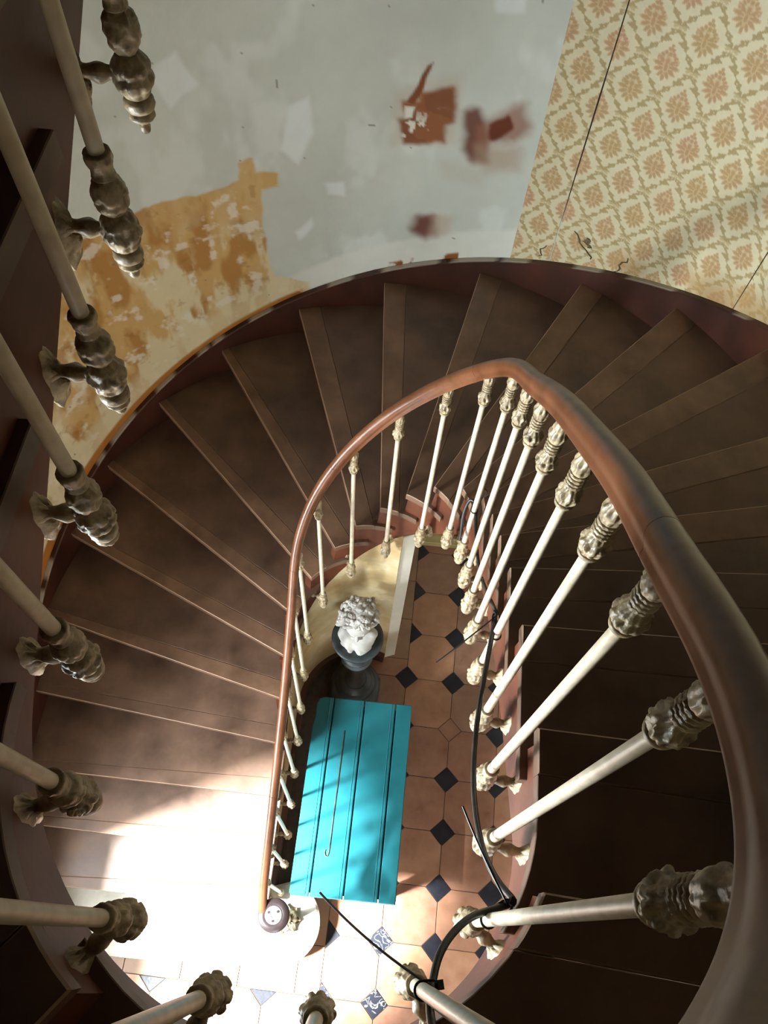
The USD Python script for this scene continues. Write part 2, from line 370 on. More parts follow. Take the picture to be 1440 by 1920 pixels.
def paint_wall(th, z):
    q = np.stack([th * 0.02932, z, 0 * z], -1)
    n1, n2, n3 = meshkit.fbm(q * 3, 5, 1), meshkit.fbm(q * 11, 5, 2), meshkit.fbm(q * 40, 4, 3)
    c = np.ones(th.shape + (3,)) * srgb(202, 205, 194)
    c = c * (0.90 + 0.2 * n1)[..., None]
    c = lerp(c, srgb(226, 229, 222), smoothstep(0.55, 0.68, meshkit.fbm(q * [5, 3.2, 1] + 9, 4, 5)) * 0.5)
    for pts in ([(-16.8, 2.979), (-13.9, 3.017), (-13.8, 2.854), (-15.9, 2.708), (-18.0, 2.792)], [(-12.1, 2.604), (-9.3, 2.602), (-9.3, 2.531), (-11.7, 2.539)],
                [(-17, 2.35), (-14.2, 2.42), (-14.0, 2.38), (-16.4, 2.30)], [(-34, 3.2), (-30, 3.26), (-28, 3.12), (-32, 3.05)], [(8, 3.5), (12, 3.55), (12, 3.4), (9, 3.38)]):
        c = lerp(c, srgb(226, 230, 226), in_poly(th, z, pts, 0.012, 4, 0.03) * 0.9)
    # the lighter band of filler just above the string
    band = smoothstep(0.17, 0.13, z - string_top(th) + 0.04 * (n2 - 0.5)) * smoothstep(-22, -14, th)
    c = lerp(c, srgb(226, 226, 214), band * 0.8)
    # bare ochre ground, left of the flight
    ochre = in_poly(th, z, [(-120, 2.50), (-62, 2.56), (-50.3, 2.644), (-44.4, 2.666), (-40.3, 2.672), (-36.4, 2.661), (-30.9, 2.648), (-26.0, 2.668), (-24.4, 2.683), (-24.3, 2.761), (-22.0, 2.765), (-21.8, 2.70),
                            (-19.1, 2.672), (-19.1, 2.60), (-21.6, 2.61), (-21.9, 2.425), (-21.4, 2.231), (-21.1, 2.10), (-15, 2.02), (-15, 1.7), (-120, 0.0)], 0.008, 6, 0.035)
    oc = lerp(np.ones(c.shape) * srgb(204, 166, 106), srgb(178, 130, 68), smoothstep(0.40, 0.62, meshkit.fbm(q * [12, 6, 1], 6, 12)))
    streak = smoothstep(0.42, 0.58, meshkit.fbm(q * [15, 4.5, 1] + 4, 6, 15))
    lowmix = smoothstep(2.62, 2.35, z + 0.006 * (th + 40))
    oc = lerp(oc, srgb(222, 208, 168), streak * (0.15 + 0.85 * lowmix) * 0.92)
    oc = lerp(oc, srgb(228, 218, 186), smoothstep(0.40, 0.58, n1) * smoothstep(-52, -68, th) * 0.6)
    oc = lerp(oc, srgb(230, 224, 206), smoothstep(0.60, 0.72, meshkit.fbm(q * 17, 5, 44)) * 0.7)
    oc = lerp(oc, srgb(150, 98, 40), smoothstep(0.66, 0.78, meshkit.fbm(q * 24, 4, 19)) * 0.35)
    low = smoothstep(0.24, 0.10, z - string_top(th) + 0.05 * (n2 - 0.5))
    oc = lerp(oc, srgb(222, 206, 166), low * 0.7)
    c = lerp(c, oc, ochre)
    # rubbed red-brown patches
    br, br2, pale = srgb(132, 74, 36), srgb(108, 52, 32), srgb(196, 178, 154)
    halo = in_poly(th, z, [(-2.6, 3.03), (5.8, 3.13), (6.2, 2.84), (-2.2, 2.80)], 0.035, 8, 0.04)
    c = lerp(c, pale, halo * 0.5)
    a = in_poly(th, z, [(-0.9, 2.985), (1.2, 3.0), (1.4, 3.04), (5.0, 3.075), (5.3, 2.93), (4.2, 2.91), (4.4, 2.84), (-0.6, 2.825), (-1.7, 2.91), (-0.6, 2.925)], 0.016, 9, 0.045, 0.014)
    c = lerp(c, np.where(meshkit.fbm(q * 8, 3, 6)[..., None] > 0.5, br, srgb(146, 86, 42)), a * 0.95)
    s = in_poly(th, z, [(-0.9, 3.0), (1.4, 3.15), (2.2, 3.17), (0.6, 3.02), (0.0, 2.985)], 0.006, 10, 0.025)
    c = lerp(c, br, s)
    c = lerp(c, srgb(222, 222, 210), in_poly(th, z, [(-1.1, 2.98), (0.2, 2.98), (0.1, 2.93), (-0.9, 2.925)], 0.006, 3, 0.02))
    c = lerp(c, srgb(224, 220, 206), a * smoothstep(0.62, 0.68, meshkit.fbm(q * 26, 3, 21)) * smoothstep(3.0, 2.9, z))
    c = lerp(c, br2, in_poly(th, z, [(7.4, 2.97), (8.6, 2.985), (9.4, 2.93), (9.9, 2.89), (10.0, 2.80), (8.8, 2.785), (7.9, 2.82), (7.6, 2.9)], 0.026, 11, 0.05, 0.020) * 0.92)
    c = lerp(c, srgb(150, 100, 78), in_poly(th, z, [(9.6, 2.93), (11.8, 2.98), (14.3, 3.045), (15.7, 2.99), (14.6, 2.92), (12.4, 2.90), (10.1, 2.86)], 0.03, 12, 0.06, 0.02) * 0.8)
    c = lerp(c, br2, in_poly(th, z, [(10.6, 2.94), (12.6, 2.99), (13.2, 2.965), (12.0, 2.915), (10.9, 2.895)], 0.010, 13, 0.035, 0.014))
    c = lerp(c, srgb(178, 150, 126), in_poly(th, z, [(9.9, 2.84), (15.2, 2.884), (15.8, 2.801), (11.0, 2.755), (9.9, 2.78)], 0.04, 14, 0.06, 0.014) * 0.65)
    c = lerp(c, srgb(196, 190, 170), in_poly(th, z, [(4.5, 2.75), (10.5, 2.74), (11, 2.66), (5, 2.67)], 0.03, 15, 0.03) * 0.5)
    c = lerp(c, srgb(112, 60, 46), in_poly(th, z, [(1.6, 2.36), (2.8, 2.425), (4.6, 2.445), (4.6, 2.36), (3.3, 2.335)], 0.028, 16, 0.05, 0.018) * 0.95)
    c = lerp(c, srgb(194, 172, 150), in_poly(th, z, [(4.7, 2.44), (7.2, 2.45), (6.8, 2.375), (4.7, 2.365)], 0.03, 17, 0.05, 0.014) * 0.6)
    # ochre showing through chips along the string, and pin holes
    chip = smoothstep(0.60, 0.66, meshkit.fbm(np.stack([th * 0.25, 0 * th, 0 * th], -1), 3, 33) + 0.2 * (n3 - 0.5)) * smoothstep(0.03, 0.012, z - string_top(th))
    c = lerp(c, srgb(150, 84, 30), chip)
    c = lerp(c, srgb(176, 112, 44), smoothstep(0.035, 0.014, z - string_top(th)) * smoothstep(-14, -22, th))
    c = lerp(c, srgb(120, 116, 104), (meshkit.noise(q * 34, 51) > 0.985).astype(float) * 0.8)
    return np.clip(c, 0.01, 0.95)

def wall_patch(th0, th1, z0, z1, step_u, step_z, r, fn):
    nu, nz = int(math.radians(th1 - th0) * r / step_u) + 1, int((z1 - z0) / step_z) + 1
    T, Z = np.meshgrid(np.linspace(th0, th1, nu), np.linspace(z0, z1, nz), indexing="ij")
    rr = r(T, Z) if callable(r) else r
    x, y = wall_pt(T, rr)
    return np.stack([x, y, Z], -1).reshape(-1, 3), grid_faces(nu, nz), fn(T.ravel(), Z.ravel())

wall_stair = thing("wall_stairwell", kind="structure")
v, f, c = wall_patch(-90, 19, 0.95, 3.9, 0.007, 0.007, WR, paint_wall)
obj("plaster_face", (v, f[:, ::-1]), M_WALL, wall_stair, smooth=True, color=c)
def plain(th, z): return np.ones(th.shape + (3,)) * srgb(202, 205, 194)
mb = MB(); cols = []
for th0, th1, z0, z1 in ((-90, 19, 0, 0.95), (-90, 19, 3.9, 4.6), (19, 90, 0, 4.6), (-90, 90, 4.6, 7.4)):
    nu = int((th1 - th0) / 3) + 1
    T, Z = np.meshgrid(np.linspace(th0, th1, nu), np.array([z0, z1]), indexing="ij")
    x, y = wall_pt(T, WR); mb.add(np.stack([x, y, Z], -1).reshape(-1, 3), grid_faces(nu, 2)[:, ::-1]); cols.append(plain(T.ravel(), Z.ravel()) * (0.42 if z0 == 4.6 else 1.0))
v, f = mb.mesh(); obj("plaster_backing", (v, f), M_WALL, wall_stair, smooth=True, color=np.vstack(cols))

def damask(th, z):
    X, Y = th * 0.02932, z                                     # metres on the wall
    W, H = 0.1835, 0.236
    x0, y0 = 20.55 * 0.02932, 3.268
    base = np.ones(th.shape + (3,)) * srgb(216, 206, 170)
    q = np.stack([X, Y, 0 * X], -1)
    base *= (0.94 + 0.12 * meshkit.fbm(q * 4, 4, 3))[..., None]
    a, b = (X - x0) / W, (Y - y0) / H
    # nearest of the two interleaved lattices
    d = []
    for o in (0, 0.5):
        p, r = a - o, b - o
        d.append((p - np.round(p), r - np.round(r), np.round(p) * 2 + (1 if o else 0)))
    use0 = np.abs(d[0][0]) + np.abs(d[0][1]) < np.abs(d[1][0]) + np.abs(d[1][1])
    px = np.where(use0, d[0][0], d[1][0]) * W; py = np.where(use0, d[0][1], d[1][1]) * H
    col_id = np.where(use0, d[0][2], d[1][2])
    ax = np.abs(px)
    def ell(cx, cy, rx, ry, ang):
        ca, sa = math.cos(ang), math.sin(ang); u, w = ax - cx, py - cy
        return ((u * ca + w * sa) / rx) ** 2 + ((-u * sa + w * ca) / ry) ** 2
    leaf, vein = np.zeros(th.shape), np.zeros(th.shape)
    G = 1.16
    med = [(0.0, -0.004, 0.010, 0.026, 0), (0.018, 0.006, 0.019, 0.0075, 0.65), (0.023, -0.007, 0.019, 0.0075, 0.05), (0.019, -0.021, 0.017, 0.007, -0.5), (0.010, -0.032, 0.014, 0.006, -1.0), (0.0, -0.042, 0.006, 0.012, 0),
           (0.0, 0.026, 0.008, 0.009, 0), (0.012, 0.028, 0.007, 0.007, 0), (0.005, 0.040, 0.007, 0.006, 0), (0.020, 0.020, 0.008, 0.006, 0.5), (0.0, 0.050, 0.005, 0.006, 0), (0.028, 0.006, 0.008, 0.005, 0.9)]
    med = [(m[0] * G, m[1] * G, m[2] * G, m[3] * G, m[4]) for m in med]
    for e in med:
        k = ell(*e); leaf = np.maximum(leaf, smoothstep(1.15, 0.85, k)); vein = np.maximum(vein, smoothstep(0.5, 0.7, k) * smoothstep(1.0, 0.8, k) * (k < 1.2)); 
    halo = smoothstep(0.052, 0.02, np.hypot(px * 1.15, py + 0.002)) * 0.35
    # the twisting leaf trail along the lattice lines
    e1 = (ax / (W / 2) + np.abs(py) / (H / 2)) - 1.0               # 0 on the rhombus
    dist = e1 / math.hypot(2 / W, 2 / H)
    along = (np.abs(py) / (H / 2))
    sgn = np.where(py > 0, 1.0, -1.0)
    tphase = along * 2 * PI * 3.6
    wob = 0.0042 * np.sin(tphase + sgn * 0.7)
    lobes = np.abs(np.sin(tphase * 0.75 + 0.4)) ** 0.7
    width = 0.003 + 0.0105 * lobes * (0.55 + 0.45 * np.sin(tphase * 0.5 + sgn))
    serr = 0.0016 * np.sin(along * 150 + dist * 500)
    gap = smoothstep(0.03, 0.09, along) * smoothstep(0.99, 0.93, along)
    dd = np.abs(dist + wob)
    trail = smoothstep(width + serr + 0.0014, width + serr - 0.0014, dd) * gap
    lines = smoothstep(0.0018, 0.0008, np.abs(dd - width * 0.45)) * gap * trail
    # crown where trails meet, at the side corners
    cx, cy = ax - W / 2, py
    crown = np.zeros(th.shape)
    for (mx, my, rx, ry, an) in ((0.0, -0.006, 0.006, 0.010, 0), (0.013, 0.004, 0.012, 0.006, -0.5), (0.008, -0.016, 0.007, 0.006, 0.3), (0.0, -0.026, 0.004, 0.005, 0)):
        ca, sa = math.cos(an), math.sin(an); u, w = np.abs(cx) - mx, cy - my
        crown = np.maximum(crown, smoothstep(1.2, 0.8, ((u * ca + w * sa) / rx) ** 2 + ((-u * sa + w * ca) / ry) ** 2))
    pink = np.clip(((col_id % 2) == 1).astype(float) * 0.4 + 1.6 * (meshkit.fbm(q * 4, 3, 8) - .35), 0, 1)
    medc = lerp(np.ones(base.shape) * srgb(182, 150, 98), srgb(188, 144, 106), pink)
    c = lerp(base, medc, halo)
    c = lerp(c, medc, leaf * 0.9); c = lerp(c, srgb(226, 204, 162), vein * 0.45)
    tr = lerp(np.ones(base.shape) * srgb(168, 146, 92), srgb(180, 148, 104), pink * 0.6)
    c = lerp(c, tr, trail * 0.85); c = lerp(c, srgb(168, 146, 98), lines * 0.4)
    c = lerp(c, srgb(192, 172, 122), crown * 0.85)
    c *= (0.95 + 0.10 * meshkit.fbm(q * [60, 60, 1], 3, 14))[..., None]
    # dirt and damp near the string
    c = lerp(c, srgb(188, 150, 98), smoothstep(0.14, 0.0, z - string_top(th)) * smoothstep(0.45, 0.7, meshkit.fbm(q * 5, 4, 23)) * 0.7)
    return np.clip(c, 0.01, 0.95)

def paper(th0, th1, zlo, name, lift=0.0, step=0.0038, ztop=3.95):
    rr = lambda T, Z: WR - 0.0022 - lift
    nu, nz = int(math.radians(th1 - th0) * WR / step) + 1, int((ztop - zlo) / step) + 1
    T, Z = np.meshgrid(np.linspace(th0, th1, nu), np.linspace(zlo, ztop, nz), indexing="ij")
    q = np.stack([T * 0.1, Z * 2, 0 * Z], -1)
    bulge = 0.0015 * (meshkit.fbm(q, 3, 4) - 0.3)
    x, y = wall_pt(T, rr(T, Z) - bulge)
    V = np.stack([x, y, Z], -1).reshape(-1, 3); F = grid_faces(nu, nz)[:, ::-1]
    C = damask(T.ravel(), Z.ravel())
    # thickness: the two vertical edges turn back to the wall
    mb = MB().add(V, F); cs = [C]
    for T_, flip in ((th0, 1), (th1, -1)):
        zz = np.linspace(zlo, ztop, 60)
        a = np.stack([*wall_pt(np.full(60, T_), WR - 0.0022 - lift), zz], -1); b = np.stack([*wall_pt(np.full(60, T_), WR - 0.0003), zz], -1)
        mb.add(np.stack([a, b], 1).reshape(-1, 3), grid_faces(60, 2)[:, ::flip]); cs.append(np.ones((120, 3)) * srgb(170, 156, 120))
    v, f = mb.mesh()
    obj(name, (v, f), M_PAPER, wall_stair, smooth=True, color=np.vstack(cs))
paper(17.5, 23.46, 2.25, "wallpaper_strip")
paper(23.62, 51.1, 2.32, "wallpaper_strip", 0.0004)
paper(51.22, 90.0, 2.62, "wallpaper_strip", 0.0012, 0.0055)
for a_, b_, l_ in ((17.5, 23.46, 0), (23.62, 51.1, .0004), (51.22, 90, .0012)):
    paper(a_, b_, 3.951, "wallpaper_strip", l_, 0.009, 4.6)
def seam(th, z0, w, name="paper_seam"):
    zz = np.linspace(z0, 3.95, 80); ww = w * (0.6 + 0.5 * meshkit.noise(np.c_[zz * 6, zz * 0, zz * 0], 5)) * smoothstep(z0 - .01, z0 + .25, zz) ** .5
    a = np.stack([*wall_pt(th - ww, WR - 0.0032), zz], -1); b = np.stack([*wall_pt(th + ww, WR - 0.0032), zz], -1); c_ = np.stack([*wall_pt(th + ww, WR - 0.0004), zz], -1); d_ = np.stack([*wall_pt(th - ww, WR - 0.0004), zz], -1)
    return MB().add(np.stack([a, b, c_, d_], 1).reshape(-1, 3), grid_faces(80, 4, cv=True)).mesh()
M_SEAM = mat("dark_open_seam", srgb(44, 34, 24), srgb(66, 52, 36), scale=30, rough=0.9)
obj("open_seam", seam(23.54, 2.62, 0.10), M_SEAM, wall_stair)
obj("open_seam", seam(51.16, 2.66, 0.10), M_SEAM, wall_stair)
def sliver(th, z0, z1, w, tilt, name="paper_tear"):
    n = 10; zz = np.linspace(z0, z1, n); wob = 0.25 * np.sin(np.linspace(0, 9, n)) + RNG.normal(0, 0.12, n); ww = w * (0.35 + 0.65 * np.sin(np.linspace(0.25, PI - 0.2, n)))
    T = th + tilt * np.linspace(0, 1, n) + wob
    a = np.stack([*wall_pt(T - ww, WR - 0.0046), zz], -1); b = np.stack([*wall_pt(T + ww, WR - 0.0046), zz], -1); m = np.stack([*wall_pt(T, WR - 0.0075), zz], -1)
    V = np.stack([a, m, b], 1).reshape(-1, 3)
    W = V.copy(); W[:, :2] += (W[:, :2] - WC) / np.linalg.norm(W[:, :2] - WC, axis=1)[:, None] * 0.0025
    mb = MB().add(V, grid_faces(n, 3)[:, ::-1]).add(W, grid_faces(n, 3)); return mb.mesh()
M_TEAR = mat("torn_paper_ground", srgb(92, 80, 52), srgb(128, 110, 74), scale=60, rough=0.8)  # dull olive-brown tone of the torn paper slivers
for a in ((29.5, 2.50, 2.60, 0.18, -3.8), (33.5, 2.50, 2.60, 0.16, 1.2), (21.8, 2.40, 2.47, 0.12, 0.5), (28.6, 2.55, 2.595, 0.5, -0.7)):
    obj("torn_paper", sliver(*a), M_TEAR, wall_stair)

# straight walls of the stairwell and hall
def wall_box(name, *b): return obj(name, boxm(*b), M_OLDPAPER, kind="structure")
wl = thing("wall_left", kind="structure")
X0, X1 = WIN['x'] - 0.35, WC[0] - WR
WYC, WHW = (WIN['y0'] + WIN['y1']) / 2, (WIN['y1'] - WIN['y0']) / 2
def arch(inset):
    aa = np.linspace(0, PI, 33)
    return Polygon([(WIN['y0'] + inset, WIN['z0'] + inset)] + [(WIN['y1'] - inset, WIN['z0'] + inset)] + [(WYC + (WHW - inset) * math.cos(q), WIN['zs'] + (WIN['z1'] - WIN['zs'] - inset) * math.sin(q)) for q in aa])
def extrude_x(pg, xa, xb):
    mb = MB()
    for g in getattr(pg, "geoms", [pg]):
        t = trimesh.creation.extrude_polygon(g, xb - xa, engine="earcut"); v = np.array(t.vertices)
        mb.add(np.c_[xa + v[:, 2], v[:, 0], v[:, 1]], np.array(t.faces))
    return mb.mesh()
obj("masonry", extrude_x(sbox(-2.6, 0, WC[1], 7.4).difference(arch(0)), X0, X1), M_PLASTER, wl)
wall_box("wall_right", WC[0] + WR, WC[0] + WR + 0.2, -2.6, WC[1], 0, 7.4)
mb = MB()
for b in ((-2.2, -.35), (.85, 1.9)): mb.add(*boxm(b[0], b[1], -2.8, -2.6, 0, 7.4))
mb.add(*boxm(-.35, .85, -2.8, -2.6, 2.65, 7.4))
obj("wall_front", mb.mesh(), M_OLDPAPER, kind="structure")
d2 = thing("door_2", kind="structure")  # unseen glazed door, added to go with the entrance lamp
mb = MB()
for b in ((-.35, -.25, 0, 2.65), (.75, .85, 0, 2.65), (-.25, .75, 0, .55), (-.25, .75, 2.55, 2.65), (.22, .28, .55, 2.55), (-.25, .75, 2.0, 2.06)): mb.add(*boxm(b[0], b[1], -2.74, -2.69, b[2], b[3]))
obj("door_frame", mb.mesh(), M_WHITE, d2)
obj("door_pane", boxm(-.25, .75, -2.716, -2.712, .55, 2.55), M_GLASS, d2)
obj("ceiling", boxm(-2.2, 1.9, -2.8, 3.2, 7.4, 7.6), M_DARKCEIL, kind="structure")
win = thing("window_1", kind="structure")
xx, y0, y1, z0, z1 = X0 + 0.12, WIN['y0'], WIN['y1'], WIN['z0'], WIN['z1']
obj("window_frame", extrude_x(arch(0.0).difference(arch(0.05)), xx, xx + .05), M_WHITE, win)
obj("mullion", extrude_x(arch(0.05).intersection(sbox(WYC - .018, 0, WYC + .018, 9)), xx + .01, xx + .04), M_WHITE, win)
for a_, b_ in ((-9, WYC - .018), (WYC + .018, 9)):
    obj("window_pane", extrude_x(arch(0.05).intersection(sbox(a_, 0, b_, 9)), xx + .022, xx + .026), M_GLASS, win)
obj("window_sill", boxm(X0 + 0.17, X1 + 0.03, y0, y1, z0 - 0.03, z0 - 0.0005, 0.004), M_WHITE, win)

# wall closing the space under the flight, its baseboard and white corner post
uq = np.linspace(EDGE.near((-.40, .12), 0, 1.0), EDGE.near((.10, 1.60), 1.0, 2.2), 90)
uw = EDGE.at(uq, FACE_R + 0.004)[0]
def under_top(P):
    return np.array([nose_in(EDGE.near(p, 0, 2.6)) - 0.385 for p in P])
def ribbon(P, zt, zb, th, nrow=1):
    T = np.gradient(P, axis=0); T /= np.linalg.norm(T, axis=1)[:, None]; N = np.c_[-T[:, 1], T[:, 0]]
    Q = P + N * th
    n = len(P); zb = np.broadcast_to(zb, n); zt = np.broadcast_to(zt, n)
    V = np.stack([np.c_[P, zb], np.c_[P, zt], np.c_[Q, zt], np.c_[Q, zb]], 1).reshape(-1, 3)
    mb = MB().add(V, grid_faces(n, 4, cv=True)); 
    mb.add(V[:4], [[0, 1, 2, 3]]); mb.add(V[-4:], [[3, 2, 1, 0]])
    return fix(mb.mesh())
top_u = np.maximum(under_top(uw), 0.03)
obj("wall_understair", ribbon(uw, top_u, 0, 0.05), M_UNDER, smooth=30, kind="structure")
base = EDGE.at(np.linspace(EDGE.near((-.40, .2), 0, 1.0), uq[-1], 80), FACE_R - 0.024)[0]
obj("baseboard_understair", ribbon(base, 0.11, 0.0, 0.027), M_BASE, smooth=30, kind="structure")
obj("trim_1", slab([(.098, 1.60), (.160, 1.625), (.168, 1.80), (.09, 1.80)], 0, 1.76, 0.004)[:2], M_WHITE, kind="structure")
obj("trim_2", slab([(.152, 1.805), (.164, 1.805), (.19, 2.45), (.16, 2.45)], 0, 1.3, 0.003)[:2], M_WHITE, kind="structure")
M_SILL = mat("cream_sill_paint", srgb(168, 150, 100), srgb(196, 180, 130), scale=6, rough=0.5)
door = thing("door_1", kind="structure")
obj("door_sill", boxm(.17, 1.0, 2.43, 2.50, 0, 0.05, 0.004), M_SILL, door)
obj("door_sill", boxm(.17, 1.0, 2.50, 2.545, 0, 0.10, 0.004), M_SILL, door)
obj("door_leaf", boxm(.17, 1.0, 2.545, 2.585, 0.1, 1.95, 0.003), M_WHITE, door)

# ------------------------------------------------------------------ the staircase
stair = thing("staircase", label="curving dark brown wooden staircase rising around the open well", cat="staircase")
def line2(a, b, n): a, b = np.array(a), np.array(b); return a + (b - a) * np.linspace(0, 1, n)[:, None]
for t in TS[:-1]:
    qa, qb = sin_[t], sin_[t + 1]
    inner, _ = EDGE.at(np.linspace(qa, qb + 0.062, 14))
    oa, ob = sout[t], sout[t + 1]
    outer, _ = OUT.at(np.linspace(oa, min(ob + 0.05, OUT.s[-1]), 14), 1.653)
    if t in (22, 23, 24):
        outer = line2(NOSE[t][1], NOSE[t + 1][1], 6)
    poly = np.vstack([inner, outer[::-1]])
    pg = Polygon(poly)
    if not pg.is_valid: pg = pg.buffer(0); pg = max(getattr(pg, "geoms", [pg]), key=lambda g: g.area); poly = np.array(pg.exterior.coords)[:-1]
    ia, oa_ = np.array(NOSE[t][0]), np.array(NOSE[t][1])
    fi, fo = (0.10, 0.025) if t < 11 else (0.075, 0.12)
    dn = (oa_ - ia) / np.linalg.norm(oa_ - ia); nn = np.array([dn[1], -dn[0]])
    if np.dot(nn, EDGE.at(qb)[0][0] - ia) < 0: nn = -nn
    front = Polygon([ia - dn * .3 - nn * .5, oa_ + dn * .5 - nn * .5, oa_ + dn * .5 + nn * fo, ia - dn * .3 + nn * fi])
    PG = Polygon(poly)
    pa, pb = PG.intersection(front.buffer(-0.0004)), PG.difference(front.buffer(0.0004))
    big = lambda g: max(getattr(g, "geoms", [g]), key=lambda q: q.area)
    tr = None
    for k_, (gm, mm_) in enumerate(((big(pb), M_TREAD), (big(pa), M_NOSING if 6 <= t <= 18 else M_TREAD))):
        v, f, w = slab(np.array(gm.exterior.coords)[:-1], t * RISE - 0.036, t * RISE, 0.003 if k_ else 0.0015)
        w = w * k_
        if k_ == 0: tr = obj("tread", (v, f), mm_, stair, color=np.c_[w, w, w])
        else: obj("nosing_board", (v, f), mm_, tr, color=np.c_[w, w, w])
# risers stand 3 cm behind each nosing
for t in TS[:-1]:
    if t == 2: continue
    a, b = np.array(NOSE[t][0]), np.array(NOSE[t][1])
    a = EDGE.at(sin_[t] + 0.034, FACE_R + 0.004)[0][0]; b = OUT.at(sout[t] + 0.034, 1.653)[0][0] if t not in (23, 24) else b
    d = (b - a) / np.linalg.norm(b - a); n = np.array([d[1], -d[0]])
    if np.dot(n, EDGE.at(sin_[t] + 0.2)[0][0] - a) < 0: n = -n
    z0, z1 = (t - 1) * RISE - 0.036, t * RISE - 0.0362
    obj("riser", slab([a, b, b + n * 0.02, a + n * 0.02], z0, z1, 0.001)[:2], M_RISER, stair)
# stone curtail step
cc, cr_ = np.array([-.33, .03]), 0.207
arc = [cc + cr_ * np.array([math.cos(a), math.sin(a)]) for a in np.linspace(-PI / 2 - 0.05, PI / 2 * 0.9, 40)]
poly = [(-1.69, -.205), (-1.0, -.205)] + [tuple(p) for p in arc] + [(-.40, .20), (-1.69, .20)]
body = [(-1.69, -.18), (-1.0, -.18)] + [tuple(cc + (cr_ - 0.028) * (np.array(p) - cc) / cr_) for p in arc] + [(-.40, .18), (-1.69, .18)]
v, f, w = slab(poly, 0.125, RISE, 0.012)
obj("curtail_step", (v, f), M_STONE, stair, label="pale worn stone bottom step with rounded end")
obj("curtail_riser", slab(body, 0.0, 0.125, 0.002)[:2], M_STONE, stair)
obj("riser", boxm(-1.69, -.395, .125, .145, RISE, 2 * RISE - 0.036), M_RISER, stair)
# cut string round the well: face follows the steps above and a smooth line below
qs = np.linspace(sin_[2] + 0.01, sin_[30], 420)
zt = np.array([max(t for t in TS if sin_[t] <= q + 0.0) * RISE - 0.0365 for q in qs])
zb = np.maximum(nose_in(qs) - np.interp(qs, [sin_[22], sin_[25]], [0.40, 0.315]), 0.0)
from scipy.ndimage import gaussian_filter1d
zb = gaussian_filter1d(zb, 12, mode="nearest")
mbs = MB()
Pi, _ = EDGE.at(qs, FACE_R); Po, _ = EDGE.at(qs, FACE_R + 0.04)
V = np.stack([np.c_[Pi, zb], np.c_[Pi, zt], np.c_[Po, zt], np.c_[Po, zb]], 1).reshape(-1, 3)
mbs.add(V, grid_faces(len(qs), 4, cv=True)); mbs.add(V[:4], [[0, 1, 2, 3]]); mbs.add(V[-4:], [[3, 2, 1, 0]])
obj("cut_string", fix(mbs.mesh()), M_CUT, stair, smooth=30, label="reddish brown cut string board under the tread ends")
# wall string
qo = np.linspace(0.14, sout[22], 260)
Pi, _ = OUT.at(qo, 1.651); Po, _ = OUT.at(qo, 1.6785)
zt = gaussian_filter1d(nose_out(qo), 6, mode="nearest") + 0.075; zb = np.maximum(nose_out(qo) - 0.30, 0)
k = 0.006
Pk, _ = OUT.at(qo, 1.651 + k)
V = np.stack([np.c_[Pi, zb], np.c_[Pi, zt - k], np.c_[Pk, zt], np.c_[Po, zt], np.c_[Po, zb]], 1).reshape(-1, 3)
w = np.tile([0, 0.0, 0.6, 0.6, 0], (len(qo), 1)) * (meshkit.fbm(np.c_[qo * 9, qo * 0, qo * 0], 4, 3) > 0.52)[:, None]
mbs = MB().add(V, grid_faces(len(qo), 5, cv=True))
M_WSTR = mat("wall_string_wood", srgb(44, 21, 12), srgb(80, 41, 25), scale=4, detail=7, rough=0.42, bump=0.1, attr=srgb(206, 198, 180))
obj("wall_string", fix(mbs.mesh()), M_WSTR, stair, color=np.repeat(w.reshape(-1, 1), 3, 1), smooth=False, label="dark red-brown skirting string along the wall")

# ------------------------------------------------------------------ the balustrade
BAL = [(1, -0.3528, 0.1727, 0.2498, 0.8),(2, -0.3497, 0.3095, 0.3337, 0.8),(3, -0.3464, 0.4509, 0.4206, 0.8),(4, -0.3432, 0.595, 0.514, 0.8),(5, -0.3399, 0.7402, 0.6172, 0.8),(6, -0.3365, 0.8888, 0.7336, 0.8),(7, -0.3333, 1.029, 0.8658, 0.8),(8, -0.3302, 1.1663, 1.0185, 0.8),(9, -0.3203, 1.3054, 1.1973, 0.8),(10, -0.2542, 1.435, 1.4062, 0.8),(11, -0.1275, 1.518, 1.6198, 0.8232),(12, 0.0228, 1.5341, 1.854, 0.8216),(13, 0.1587, 1.4802, 2.1136, 0.8111),(14, 0.2523, 1.3738, 2.3429, 0.7976),(15, 0.2859, 1.2266, 2.538, 0.7873),(16, 0.2847, 1.0592, 2.7095, 0.791),(17, 0.2811, 0.9098, 2.8649, 0.7862),(18, 0.2764, 0.7637, 3.0102, 0.7822),(19, 0.2716, 0.6079, 3.1508, 0.7971),(20, 0.2649, 0.4556, 3.2874, 0.8043),(21, 0.2555, 0.3054, 3.4202, 0.8145),(22, 0.2465, 0.1714, 3.5245, 0.8162),(23, 0.2067, 0.0367, 3.6164, 0.7983),(24, 0.1066, -0.0519, 3.7533, 0.8),(25, -0.021, -0.0912, 3.881, 0.8),(26, -0.1464, -0.075, 3.9894, 0.8),(27, -0.2572, -0.0071, 4.0298, 0.8),(28, -0.3371, 0.1208, 4.0622, 0.8),(29, -0.3506, 0.2686, 4.1432, 0.8),(30, -0.3472, 0.419, 4.2324, 0.8),(31, -0.344, 0.5598, 4.3275, 0.8),(32, -0.3407, 0.7051, 4.4165, 0.8),(33, -0.3374, 0.847, 4.5166, 0.8),(34, -0.334, 0.99, 4.616, 0.8),(35, -0.33, 1.13, 4.715, 0.8)]
bal = thing("balustrade", label="white-painted iron balusters under a continuous brown wooden handrail curling around the stairwell", cat="balustrade")

